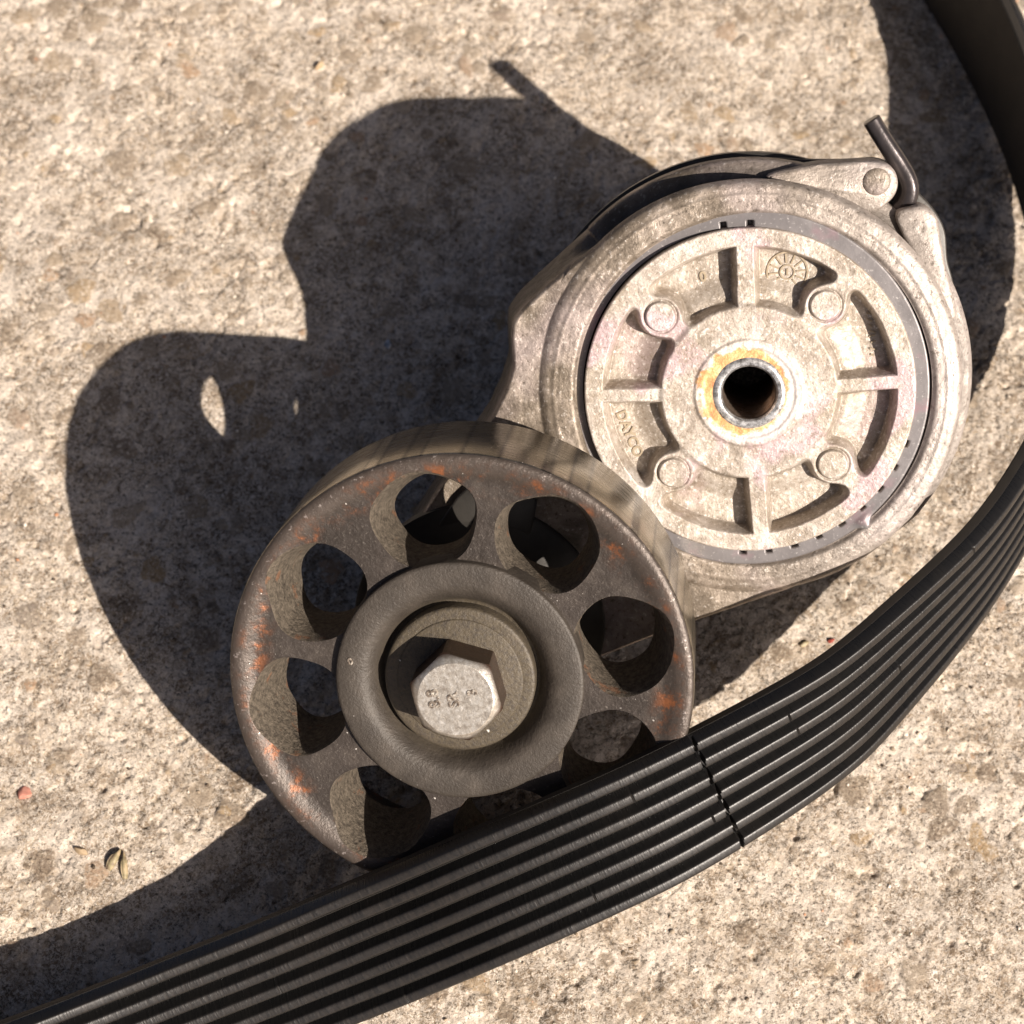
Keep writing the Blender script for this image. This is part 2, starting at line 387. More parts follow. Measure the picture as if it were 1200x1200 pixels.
for k in range(900):      # half-buried aggregate stones
    cx, cy = RNG.uniform(-112, 132), RNG.uniform(-56, 186); rx = .7 + 2.9 * RNG.uniform() ** 2.6; ry = rx * RNG.uniform(.5, .95); a = RNG.uniform(0, PI)
    ix = np.where(np.abs(gx - cx) < rx + 1.2)[0]; iy = np.where(np.abs(gy - cy) < rx + 1.2)[0]
    if len(ix) < 3 or len(iy) < 3: continue
    sl_ = np.ix_(iy, ix); dx = X[sl_] - cx; dy = Y[sl_] - cy
    ta = np.arctan2(dy, dx); wob_ = 1 + .12 * np.sin(3 * ta + k) + .08 * np.sin(5 * ta + 2.1 * k)
    e = np.sqrt(((dx * math.cos(a) + dy * math.sin(a)) / rx) ** 2 + ((-dx * math.sin(a) + dy * math.cos(a)) / ry) ** 2) * wob_
    w = 1 - sstep(.85, 1.02, e); zc = Z[sl_].mean() + RNG.uniform(-.22, .18)
    Z[sl_] = Z[sl_] * (1 - w) + (zc + .22 * (1 - e.clip(0, 1) ** 2) + .15 * (Z[sl_] - zc)) * w
    Z[sl_] -= .16 * np.exp(-((e - 1.04) / .09) ** 2) * (k % 3 == 0)
    stone[sl_] = np.maximum(stone[sl_], w); tint[sl_] = np.where(w > .02, RNG.uniform(), tint[sl_])
Z -= .35
ground = grid_obj("ground", X, Y, Z, mc, smooth=True, attrs={"stone": stone, "tint": tint})
tag(ground, "rough weathered concrete surface with small stones showing", kind="structure")
def gz(x, y):
    return float(Z[np.abs(gy - y).argmin(), np.abs(gx - x).argmin()])

# ------------------------------------------------------------------ belt tensioner (root at the cap centre, z along the axis)
root = bpy.data.objects.new("belt_tensioner", None); COL.objects.link(root)
MX, MY, MZ = Vector((.99489, -.03817, .09349)), Vector((-.02846, .78226, .62230)), Vector((-.09689, -.62178, .77717))
root.matrix_world = Matrix.Translation(Vector((50.71, 50.29, 53.52)) * MM) @ Matrix((MX, MY, MZ)).transposed().to_4x4()
tag(root, "worn automotive belt tensioner, pale cast body and dark steel pulley, lying tilted on the concrete", "belt tensioner")

# --- cast body: polar sheet around the cap, from the bore out to the arm's outline
outline = [(-26.8, 26.0), (-31.5, 22.4), (-36.1, 18.5), (-40.0, 15.0), (-41.9, 12.4), (-42.1, 10.0), (-41.9, 4.6), (-43.3, .4), (-45.7, -4.4), (-50.5, -11.0),
           (-55.8, -17.7), (-61.2, -25.5), (-64.2, -33.), (-65.5, -41.), (-64.0, -49.5), (-59.5, -55.5), (-53., -58.4), (-45., -57.4), (-34., -53.2), (-22.6, -48.4), (-10.4, -43.4),
           (6.8, -37.2), (16.5, -32.8), (25.2, -27.4), (29.9, -22.6)]
OL = []
for i in range(len(outline) - 1):
    for t in np.linspace(0, 1, 12, endpoint=False): OL.append(np.array(outline[i]) * (1 - t) + np.array(outline[i + 1]) * t)
OL = np.array(OL); oa = np.unwrap(np.arctan2(OL[:, 1], OL[:, 0])); orr = np.hypot(OL[:, 0], OL[:, 1])
NA = 960
th = np.linspace(0, 2 * PI, NA, endpoint=False)
RR = 37.3 + .1 * np.sin(3 * th)
tt = np.where(th < oa[0], th + 2 * PI, th)
inarm = (tt > oa[0]) & (tt < oa[-1])
RO = np.where(inarm, np.maximum(np.interp(tt, oa, orr), RR), RR)
RO = np.convolve(np.r_[RO[-2:], RO, RO[:2]], np.ones(5) / 5, 'valid')
a0, a1 = oa[0], oa[-1]
PW = sstep(a0 - .12, a0 + .25, tt) * (1 - sstep(a1 - .45, a1 + .02, tt)) * inarm + sstep(a0 - .12, a0, th) * 0
BR = 31.25 + .72 * np.cos(th + .17)
ks = np.concatenate([np.linspace(0, .94, 90), np.linspace(.945, 1, 12)])
rows = []
def row(r, z): rows.append((r * np.cos(th), r * np.sin(th), z))
row(BR, np.full(NA, -9.)); row(BR, np.full(NA, -2.0))
for k in ks:
    r = BR + (RO - BR) * k
    x = r * np.cos(th); y = r * np.sin(th)
    zr = -.55 - .9 * np.exp(-((r - BR) / .5) ** 2) - .10 * np.clip(r - 33.5, 0, None) - .32 * np.clip(r - 35.6, 0, None) ** 2 + .12 * np.exp(-((r - 34.6) / .4) ** 2)
    zr = np.where(r > 38.4, -9, zr)
    zp = -1.7 - 1.0 * sstep(34, 50, r) * 0.4 + .5 * (fbm(x, y, 9, 5, 3) - .5)
    z = zr * (1 - PW) + np.maximum(zr, zp) * PW
    z = np.where(PW > 0, np.maximum(z, -6.2), z)
    z += .22 * (fbm(x, y, 2.2, 15, 3) - .5)
    z -= .8 * np.clip((r - (RO - .75)) / .75, 0, 1) ** 2
    # hardened lip that bulges at the lower right, beside the worn ring
    row(r, z)
ztop = rows[-1][2]
def wall(off_ring, off_arm, z_ring, z_arm):
    r = RO + off_ring * (1 - PW) + off_arm * PW; z = z_ring * (1 - PW) + z_arm * PW; row(r, np.minimum(z, ztop - .2))
wall(.0, .1, -3.0, -3.6); wall(-.4, .3, -3.8, -4.6); wall(-1.3, .6, -5.0, -6.0); wall(-1.6, .9, -7.2, -8.0); wall(-1.2, 1.1, -8.8, -9.6)
wall(1.6, 1.3, -9.3, -11.2); wall(2.3, 1.5, -9.7, -12.6); wall(2.6, 1.8, -10.6, -14.6); wall(2.6, 2.0, -14.6, -15.6); wall(1.2, 2.0, -15.6, -16.6); wall(-.5, 1.5, -16.2, -17.2); wall(-5, -5, -16.2, -17.2)
XX, YY, ZZ = (np.array([q[i] for q in rows]) for i in range(3))
WALL_SHD = np.zeros(XX.shape); nw = 12  # painted-shade mask, only on the wall rows
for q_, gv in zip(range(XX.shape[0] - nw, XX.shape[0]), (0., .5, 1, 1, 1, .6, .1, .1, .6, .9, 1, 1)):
    WALL_SHD[q_] = (1 - PW) * gv + PW * min(1, .2 + .35 * (q_ - XX.shape[0] + nw))
body = grid_obj("cast_body", XX, YY, ZZ, mg, root, wrap=True, attrs={"wall_shade": WALL_SHD})
V, F = prism([(-47, -14), (-52.5, -19.2), (-58.6, -27.5), (-61.5, -36), (-56, -42), (-42, -40), (-38, -20), (-42, -15)], -.4, -5, .4)
mesh_obj("arm_dark_cover", V, F, mk, root, angle=50)  # added black cover that keeps a sunlit patch of the arm dark
# lugs beside the ring
lug1 = catmull([(3, 37.0), (10.8, 38.9), (16.5, 39.3), (22.0, 39.3), (24.8, 38.0), (25.6, 35.2), (24.2, 32.4), (20, 30.5), (12, 34)], 6, True)
lug2 = catmull([(25.5, 29.5), (28.0, 31.2), (30.4, 31.3), (32.6, 29.4), (33.4, 25.4), (34.6, 20.0), (36.5, 12.0), (33, 12), (29, 22)], 6, True)
V, F = prism(lug1, -6.4, -13.5, .6); V = [(v[0] , v[1], v[2] + .35 * (math.sin(v[0] * .9) * math.cos(v[1]))) for v in V]
mesh_obj("lug", V, F, mg, root, angle=50)
V, F = prism(lug2, -7.4, -13.8, .8)
mesh_obj("lug", V, F, mg, root, angle=50)
for (px, py, pz, pr) in ((21.9, 36.0, -6.3, 2.45),):
    V, F = cap_lathe([(pr, -1.2), (pr, -.1), (pr - .25, .22), (pr - .9, .3), (.9, .34)], 40); mesh_obj("rivet_pin", V, F, mg, root, loc=(px, py, pz), angle=60)
V, F = lathe([(23.5, -3.6), (23.2, -1.2), (22.4, -.8), (17., .2), (15.0, 3), (14.2, 12.5), (13.6, 13.4), (6, 13.6)], 96)  # mount boss; its wide black flange is added to darken the arm
mesh_obj("pulley_mount", V, F, mk, root, loc=(-49.43, -43.89, 0), angle=50)
# --- spring case behind the body
V, F = cap_lathe([(36.5, -17.4), (39.6, -17.5), (40.3, -17.9), (40.3, -20.2), (39.8, -20.8), (38.0, -21.7), (37.6, -35.6), (37.0, -36.6), (35, -37.0), (5, -37.0)], 160)
mesh_obj("spring_case", V, F, mk, root, angle=40)
plate = catmull([(-6, 36.5), (2, 39.2), (11, 38.9), (17, 38.8), (22.8, 38.9), (25.8, 37.2), (28.9, 34.0), (32.8, 30.0), (35.0, 26.0), (35.6, 21), (36.5, 14), (28, 10), (5, 30)], 7, True)
V, F = prism(plate, -16.6, -18.6, .35); mesh_obj("steel_plate", V, F, mk, root, angle=50)
# --- hooked wire end of the spring
hp = [(a_ + .6, b_ - .7, c_ - 7.5) for a_, b_, c_ in catmull([(20.6, 46.9, -4.6), (21.8, 44.9, -4.6), (23.7, 42.0, -4.7), (25.6, 39.2, -4.9), (27.1, 36.6, -4.9), (27.6, 34.4, -4.9), (27.0, 32.2, -5.2), (25.4, 30.4, -6.4), (24.2, 29.7, -12.0)], 7)]
V, F = tube(hp, [1.35, 1.6] + [1.6] * (len(hp) - 2), 28, 1.6); mesh_obj("spring_hook", V, F, mhk, root, angle=50)

# --- worn grey ring with slots, set round the cap
NA2 = 900; th2 = np.linspace(0, 2 * PI, NA2, endpoint=False)
slots = [math.radians(a) for a in (-91, -82, -73, -64, -55, -46, -37, -28, -19)] + [math.radians(a) for a in (89, 98)]
sm = np.zeros(NA2)
for s in slots:
    d = np.abs((th2 - s + PI) % (2 * PI) - PI); sm = np.maximum(sm, 1 - sstep(.013, .021, d))
rr_ = np.concatenate([[29.0, 29.2, 29.45, 29.7, 29.9, 30.05, 30.15, 30.4], np.linspace(30.8, 31.7, 5), [31.9, 31.95]])
Rg = rr_[:, None] * np.ones((1, NA2)); Tg = np.ones((len(rr_), 1)) * th2[None]
bump_r = np.exp(-((np.abs((th2 - math.radians(-49) + PI) % (2 * PI) - PI)) / .035) ** 2)
Rg[-6:] += bump_r[None] * np.linspace(.2, 1.6, 6)[:, None]
Zg = np.full(Rg.shape, -.75) + .1 * (fbm(Rg * np.cos(Tg), Rg * np.sin(Tg), 3, 8, 3) - .5)
Zg -= 1.5 * np.clip(-np.cos(th2 + .25), 0, 1)[None]
Zg -= (2.6 * sm[None] * (1 - sstep(29.95, 30.1, rr_))[:, None]); Zg[-1] = -4.
Zg[-2] -= .1
Zg += .35 * bump_r[None] * (rr_ > 31)[:, None]
grid_obj("worn_ring", Rg * np.cos(Tg) - .45, Rg * np.sin(Tg) + .15, Zg, mw, root, wrap=True)
V, F = lathe([(33, -6.6), (6.6, -6.6)], 64); mesh_obj("ring_seat", V, F, mk, root)

# --- pale end cap: modelled as a sheet with pockets, spokes, bosses and rim
NA3 = 1000; th3 = np.linspace(0, 2 * PI, NA3, endpoint=False)
rc = np.concatenate([np.linspace(6.1, 28.7, 190), [28.85, 28.98, 29.06, 29.1, 29.1]])
Rc = rc[:, None] * np.ones((1, NA3)); Tc = np.ones((len(rc), 1)) * th3[None]
Xc = Rc * np.cos(Tc); Yc = Rc * np.sin(Tc)
wob = .5 * (fbm(Xc, Yc, 4, 61, 3) - .5)
sd = np.minimum(25.9 - Rc, Rc - 15.4)                       # >0 inside the pocket annulus
def spoke(ang, hw, r0=14, r1=26):
    a = math.radians(ang); d = np.abs(-Xc * math.sin(a) + Yc * math.cos(a)) - hw
    f = Xc * math.cos(a) + Yc * math.sin(a); return np.where(f > 0, d, 99)
for a_, hw in ((92, 1.5), (181, 1.15), (-85, 1.4), (4, 1.15)): sd = np.minimum(sd, spoke(a_, hw))
bosses = [(-15.5, 13.7), (13.1, 15.4), (-13.4, -14.5), (14.8, -13.0)]
for (bx, by) in bosses:
    d = np.hypot(Xc - bx, Yc - by) - 3.5
    ang = math.degrees(math.atan2(by, bx)); web = spoke(ang, 1.5)
    k = 1.6; hh = np.clip(.5 + .5 * (web - d) / k, 0, 1); u_ = web * (1 - hh) + d * hh - k * hh * (1 - hh)
    k = 1.8; hh = np.clip(.5 + .5 * (sd - u_) / k, 0, 1); sd = sd * (1 - hh) + u_ * hh - k * hh * (1 - hh)
sd = sd + wob * .5
fl = sstep(-.1, 1.05, sd)
depth = 2.7 + 1.4 * sstep(17, 21.0, Rc) + .3 * (fbm(Xc, Yc, 5, 71, 3) - .5)
Zc = -depth * fl + .15 * (fbm(Xc, Yc, 1.6, 81, 3, .6) - .5)
Zc += .35 * (1 - sstep(15.0, 16.2, Rc)) + .25 * (1 - sstep(9.3, 9.9, Rc)) - .2 * (1 - sstep(7.8, 8.4, Rc))
for (bx, by) in bosses:                                       # rivet heads
    d = np.hypot(Xc - bx, Yc - by)
    Zc += .45 * (1 - sstep(2.45, 2.75, d)) - .3 * np.exp(-((d - 2.85) / .18) ** 2)
Zc[-4] -= .1; Zc[-3] -= .25; Zc[-2] -= .5; Zc[-1] = -4.3
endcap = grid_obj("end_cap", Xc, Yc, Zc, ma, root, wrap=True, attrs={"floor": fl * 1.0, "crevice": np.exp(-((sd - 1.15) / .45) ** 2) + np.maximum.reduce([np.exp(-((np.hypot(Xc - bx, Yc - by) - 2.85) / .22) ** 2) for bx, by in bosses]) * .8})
V, F = lathe([(6.45, -1), (6.45, .35), (6.2, .62), (5.6, .75), (5.1, .62), (4.75, .2)] + [(4.65 + (.35 if k % 2 else 0.), -.4 - k * .62) for k in range(48)], 96)
mesh_obj("bushing", V, F, mbs, root, angle=35)
V, F = cap_lathe([(6.5, -30.5), (1, -30.5)], 48); mesh_obj("bore_floor", V, F, mtl, root)
text_obj("raised_lettering", "DAYCO", 2.55, .2, mlc, endcap, (-21.3, -8.3, -4.12), -68, 1.0)
text_obj("raised_numeral", "0", 2.4, .2, mlc, endcap, (-8.1, 20.0, -4.12), 12)
# date wheel stamp
bmv = []; bmf = []
def ring2(cx, cy, r0, r1, z0, z1, seg=48):
    b = len(bmv)
    for k in range(seg):
        a = 2 * PI * k / seg
        for (r, z) in ((r0, z0), (r0, z1), (r1, z1), (r1, z0)): bmv.append((cx + r * math.cos(a), cy + r * math.sin(a), z))
    for k in range(seg):
        for i in range(3):
            bmf.append((b + k * 4 + i, b + ((k + 1) % seg) * 4 + i, b + ((k + 1) % seg) * 4 + i + 1, b + k * 4 + i + 1))
def bar2(x0, y0, x1, y1, w, z0, z1):
    d = Vector((x1 - x0, y1 - y0)); d.normalize(); n = Vector((-d.y, d.x)) * w / 2; b = len(bmv)
    for (x, y) in ((x0 + n.x, y0 + n.y), (x0 - n.x, y0 - n.y), (x1 - n.x, y1 - n.y), (x1 + n.x, y1 + n.y)): bmv.append((x, y, z0)); bmv.append((x, y, z1))
    for k in range(4): bmf.append((b + 2 * k, b + 2 * ((k + 1) % 4), b + 2 * ((k + 1) % 4) + 1, b + 2 * k + 1))
    bmf.append((b + 1, b + 3, b + 5, b + 7))
zd = -4.1
ring2(6.6, 20.7, 3.35, 3.65, zd - .5, zd + .22); ring2(6.6, 20.7, 1.1, 1.35, zd - .5, zd + .22, 24)
for k in range(12):
    a = 2 * PI * k / 12 + .1; bar2(6.6 + 1.6 * math.cos(a), 20.7 + 1.6 * math.sin(a), 6.6 + 3.2 * math.cos(a), 20.7 + 3.2 * math.sin(a), .28, zd - .5, zd + .2)
bar2(6.6, 20.1, 6.6, 21.3, .3, zd - .5, zd + .2)
mesh_obj("date_stamp", bmv, bmf, mlc, endcap, smooth=False)
bmv = []; bmf = []
for k in range(9):       # worn, unreadable raised marks in the right-hand pocket
    x, y = 20.6 + .12 * k + random.uniform(-.3, .3), 14.4 - 1.05 * k
    bar2(x, y, x + random.uniform(.5, 1.3), y + random.uniform(-.5, .3), .25, -4.6, -3.82)
mesh_obj("worn_marks", bmv, bmf, mlc, endcap, smooth=False)

# ------------------------------------------------------------------ pulley (part of the tensioner)
PL = (-49.43, -43.89, 28.7)
V, F = lathe([(40.0, -.9), (39.85, -.35), (39.4, 0.), (38.6, .12), (37.4, -.05), (36.4, -.5), (35.6, -.85), (34.6, -1.0), (21.0, -1.0), (21.0, -6.0), (12., -6.0),
              (12., -14.5), (35.2, -14.5), (36.6, -16), (36.9, -24.4), (37.2, -24.6), (39.8, -24.6), (40.0, -24.3)], 256, closed=True)
pul = mesh_obj("idler_pulley", V, F, [mp, mh, mo], root, loc=PL)
cutters = []
hang = [100.3, 57.5, 12.5, -29.5, -76, -121.5, -169.5, 147.5]
for k, a in enumerate(hang):
    rj = 28.6; c = Vector((rj * math.cos(math.radians(a)), rj * math.sin(math.radians(a))))
    inn = c * (27.1 / rj)
    Vc = []; Fc = []; n = 56
    lay = [(2.0, c * 1.01, 10.2), (-.55, c * 1.005, 9.0), (-1.35, c, 8.65), (-6., c * .99, 7.9), (-14.0, inn, 7.0), (-18, inn, 7.0)]
    for li, (z, cc, r) in enumerate(lay):
        for q in range(n):
            b = 2 * PI * q / n; e = 1 + .025 * math.sin(3 * b + k * 2.1) + .018 * math.sin(5 * b + k)
            # openings are a little wider along the rim than across it
            t = Vector((-c.y, c.x)).normalized(); nrm = c.normalized()
            p = cc + t * (math.cos(b) * r * 1.03 * e) + nrm * (math.sin(b) * r * .94 * e)
            Vc.append((p.x, p.y, z))
    for li in range(len(lay) - 1):
        for q in range(n): Fc.append((li * n + q, (li + 1) * n + q, (li + 1) * n + (q + 1) % n, li * n + (q + 1) % n))
    Fc.append(tuple(range(n))); Fc.append(tuple((len(lay) - 1) * n + q for q in range(n))[::-1])
    co_ = mesh_obj("cutter", Vc, Fc, [mh], root, loc=PL)
    bm = bmesh.new(); bm.from_mesh(co_.data); bmesh.ops.recalc_face_normals(bm, faces=bm.faces); bm.to_mesh(co_.data); bm.free()
    cutters.append(co_)
bm = bmesh.new(); bm.from_mesh(pul.data); bmesh.ops.recalc_face_normals(bm, faces=bm.faces); bm.to_mesh(pul.data); bm.free()
for co_ in cutters:
    md_ = pul.modifiers.new("cut", 'BOOLEAN'); md_.object = co_; md_.operation = 'DIFFERENCE'; md_.solver = 'EXACT'; md_.material_mode = 'TRANSFER'
dg = bpy.context.evaluated_depsgraph_get(); dg.update()
me2 = bpy.data.meshes.new_from_object(pul.evaluated_get(dg)); pul.modifiers.clear(); old = pul.data; pul.data = me2; me2.name = "idler_pulley"
for co_ in cutters: bpy.data.objects.remove(co_)
names = [m.name for m in me2.materials]
ih = names.index(mh.m.name) if mh.m.name in names else 1
if mo.m.name not in names: me2.materials.append(mo.m); names.append(mo.m.name)
io = names.index(mo.m.name)
for p in me2.polygons:
    c = p.center; r_ = math.hypot(c.x, c.y) / MM
    if r_ > 39.7 and abs(p.normal.z) < .3: p.material_index = io
    p.use_smooth = True
me2.set_sharp_from_angle(angle=math.radians(38))

# centre disc of the pulley (dished), its washer and the hexagon bolt
V, F = lathe([(21.3, -4.9), (21.3, .25), (21.15, .48), (20.7, .6), (19.0, .68), (17.4, .62), (16.6, .42), (15.9, .05), (15.2, -.6), (14.6, -1.5), (14.1, -2.5), (13.7, -3.4), (13.4, -3.7), (12.5, -3.7), (4, -3.7)], 160)
mesh_obj("centre_disc", V, F, md, pul, angle=50)
V, F = lathe([(13.0, -3.7), (12.98, -1.1), (12.75, -.8), (12.3, -.7), (10.9, -.68), (10.8, -.5), (10.6, -.44), (3, -.44)], 120)
mesh_obj("washer", V, F, mdg, pul, angle=60)
def hexbolt(inr, top, bot, rc, rot0, seg=120):
    V = [(0, 0, top)]; F = []
    ring = []
    for (kind) in range(5):
        for k in range(seg):
            a = 2 * PI * k / seg; b = ((a - math.radians(rot0)) % (PI / 3)) - PI / 6
            rh = inr / math.cos(b)
            if kind == 0: r, z = rc * .5, top - .03
            elif kind == 1: r, z = rc, top
            elif kind == 2: r, z = min(rh, rc + .35), top - .22
            elif kind == 3: r, z = rh, top - .25 - max(0, rh - rc) * .75
            else: r, z = rh, bot
            V.append((r * math.cos(a), r * math.sin(a), z))
    for k in range(seg): F.append((0, 1 + k, 1 + (k + 1) % seg))
    for L in range(4):
        for k in range(seg): F.append((1 + L * seg + k, 1 + (L + 1) * seg + k, 1 + (L + 1) * seg + (k + 1) % seg, 1 + L * seg + (k + 1) % seg))
    return V, F
V, F = hexbolt(7.05, 7.9, -.8, 6.35, -16)
bolt = mesh_obj("hexagon_bolt", V, F, mt, root, loc=(PL[0] + .2, PL[1] - .4, PL[2]), angle=28)
text_obj("stamped_grade", "8.8", 2.7, .12, mtl, bolt, (-3.6, .1, 7.88), 100)
text_obj("stamped_letters", "SR", 2.5, .12, mtl, bolt, (-.3, -.1, 7.88), 100)
text_obj("stamped_letter", "3", 2.3, .12, mtl, bolt, (2.9, 1.3, 7.88), 100)
text_obj("small_numeral", "0", 1.7, .05, mtl, pul, (-18.6, 3.6, .75), 15)

# ------------------------------------------------------------------ ribbed belt
ST = [ # A (low edge), B (high edge)
 ((-64, -68.6, .4), (-72.3, -51.9, 16)), ((-46.1, -62, .9), (-54.7, -44.3, 16.2)), ((-27, -55.3, 3.9), (-37, -37.8, 18.9)),
 ((-9.1, -49.4, 10), (-20.1, -31.2, 23.5)), ((0.9, -45.8, 14.3), (-10.2, -28.2, 27.8)), ((11.7, -42, 19.6), (.6, -24.6, 33)), ((30.5, -34.2, 24), (20.8, -17.4, 39.2)),
 ((43, -28.3, 25.6), (34.3, -11.5, 41.6)), ((67.1, -13.1, 26.0), (57.5, -.3, 44.6)), ((77.1, -3.4, 25), (68.4, 8.2, 45.3)),
 ((88.9, 10, 23.6), (80.5, 19.4, 44.8)), ((99.3, 23.3, 21.9), (91.7, 30.6, 43.8)), ((109.3, 40.2, 19.6), (102.4, 46.8, 42.4)), ((115.6, 55.6, 17), (110, 62, 40.5)),
 ((119.5, 72.6, 13), (114.5, 78.8, 36.7)), ((120.3, 91.6, 8.6), (117.3, 97.3, 32.6)), ((119, 113.3, 4.4), (118.6, 117.5, 28.8)),
 ((116.8, 131.7, 1.9), (117.7, 134.3, 26.4)), ((114.2, 142, .9), (117, 143.6, 25.8)), ((108.6, 159, .4), (113.0, 160.0, 25)), ((101.1, 176, .4), (105.6, 177.5, 25)),
 ((86, 204, .4), (90, 206, 25.2)), ((40, 262, .4), (42, 266, 25.2)), ((-60, 315, .4), (-61, 319, 25.2)), ((-190, 290, .4), (-194, 292, 25.2)), ((-290, 190, .4), (-294, 190, 25.2)),
 ((-310, 70, .4), (-314, 69, 25.2)), ((-270, -40, .4), (-275, -38, 25)), ((-190, -87, .4), (-194, -80, 24.5)), ((-120, -84.5, .4), (-126, -73, 22))]
STC = [(np.array(a, float) + np.array(b, float)) / 2 for a, b in ST]
ST = [[np.array(a, float), np.array(b, float)] for a, b in ST]
for i_, oa_, ob_ in ((7, 0, .6), (8, 0, 1.4), (9, 0, 2.2), (10, 0, 2.8), (11, 0, 3.2), (12, .6, 3.4), (13, 1.4, 3.4), (14, 2.2, 3.0), (15, 2.6, 2.4), (16, 2.7, 1.9), (17, 2.8, 1.6), (18, 3.0, 1.4), (19, 3.4, 1.5), (20, 3.8, 1.6), (21, 3.8, 1.6)):
    t_ = STC[i_ + 1] - STC[i_ - 1]; o_ = np.array([t_[1], -t_[0], 0.]) / np.hypot(t_[0], t_[1])   # the edge coordinates are of the belt's back there
    ST[i_][0] = ST[i_][0] + o_ * oa_; ST[i_][1] = ST[i_][1] + o_ * ob_
m = np.array([[(np.array(a) + np.array(b)) / 2, (np.array(b) - np.array(a))] for a, b in ST])
# roll the list so that the seam lies outside the frame
k0 = 25; m = np.roll(m, -k0, axis=0)
Mc = catmull(m[:, 0], 60, True); Wd = catmull(m[:, 1], 60, True)
def ksmooth(Q, n=121):
    k = np.hanning(n + 2)[1:-1]; k /= k.sum(); h = n // 2
    return np.stack([np.convolve(np.r_[Q[-h:, i], Q[:, i], Q[:h, i]], k, 'valid') for i in range(3)], 1)
Mc = ksmooth(Mc); Wd = ksmooth(Wd)
seg_len = np.linalg.norm(np.roll(Mc, -1, 0) - Mc, axis=1); S_ = np.r_[0, np.cumsum(seg_len)]
Mx = np.vstack([Mc, Mc[:1]]); Wx = np.vstack([Wd, Wd[:1]])
def in_frame(p): return (-95 < p[0] < 128) and (-62 < p[1] < 190) and not (p[0] < -60 and p[1] > 0)
s = 0.; ss = []
while s < S_[-1] - .3:
    ss.append(s); p = np.array([np.interp(s, S_, Mx[:, i]) for i in range(3)])
    s += .26 if in_frame(p) else 4.
ss = np.array(ss); NS = len(ss)
C_ = np.stack([np.interp(ss, S_, Mx[:, i]) for i in range(3)], 1); W_ = np.stack([np.interp(ss, S_, Wx[:, i]) for i in range(3)], 1)
# smooth the resampled centre line a little
T_ = np.roll(C_, -8, 0) - np.roll(C_, 8, 0); T_ /= np.linalg.norm(T_, axis=1)[:, None]
W_ -= (W_ * T_).sum(1)[:, None] * T_; W_ /= np.linalg.norm(W_, axis=1)[:, None]
N_ = np.cross(T_, W_)
C_ = C_ + N_ * (1.3 * np.exp(-((C_[:, 0] - 18) / 30.) ** 2) * (C_[:, 1] < 5))[:, None]
belt = bpy.data.objects.new("ribbed_belt", None); COL.objects.link(belt)
tag(belt, "long black ribbed rubber drive belt with cracked ribs, looping past the tensioner over the concrete", "drive belt")
def belt_strip(name, prof, mat, crown, closed, notch=None):
    n = len(prof); P = np.array(prof, float)
    D = np.repeat(P[None, :, 1], NS, 0)
    if notch is not None: D = D + notch
    pts = C_[:, None] + W_[:, None] * P[None, :, :1] + N_[:, None] * D[..., None]
    Xb, Yb, Zb = pts[..., 0], pts[..., 1], pts[..., 2]
    co = pts.reshape(-1, 3) * MM
    i = np.arange(NS)[:, None]; i2 = (i + 1) % NS; j = np.arange(n if closed else n - 1)[None]; j2 = (j + 1) % n
    q = np.stack([i * n + j, i * n + j2, i2 * n + j2, i2 * n + j], -1).reshape(-1, 4)
    me = bpy.data.meshes.new(name); me.vertices.add(len(co)); me.vertices.foreach_set("co", co.ravel())
    me.loops.add(q.size); me.loops.foreach_set("vertex_index", q.ravel().astype(np.int32))
    me.polygons.add(len(q)); me.polygons.foreach_set("loop_start", np.arange(0, q.size, 4, dtype=np.int32)); me.update(calc_edges=True)
    me.polygons.foreach_set("use_smooth", [True] * len(q))
    uvl = me.uv_layers.new(name="UVMap")
    uu = np.stack([np.repeat(ss[:, None], n, 1), np.repeat(P[None, :, 0], NS, 0)], -1).reshape(-1, 2) * MM
    uvl.data.foreach_set("uv", uu[q.ravel()].ravel())
    at = me.attributes.new("crown", 'FLOAT', 'POINT'); at.data.foreach_set("value", np.repeat(np.array(crown)[None], NS, 0).ravel().astype(np.float32))
    me.materials.append(mat.m); me.set_sharp_from_angle(angle=math.radians(35))
    o = bpy.data.objects.new(name, me); COL.objects.link(o); o.parent = belt; return o
belt_strip("backing", [(-12.5, -2.05), (12.5, -2.05), (12.55, -2.3), (12.5, -3.7), (12.2, -4.0), (-12.2, -4.0), (-12.5, -3.7), (-12.55, -2.3)], mbk, [0] * 8, True)
def s_of(x, y):
    return ss[np.argmin((C_[:, 0] - x) ** 2 + (C_[:, 1] - y) ** 2)]
s_main = s_of(44.6, -17.4)
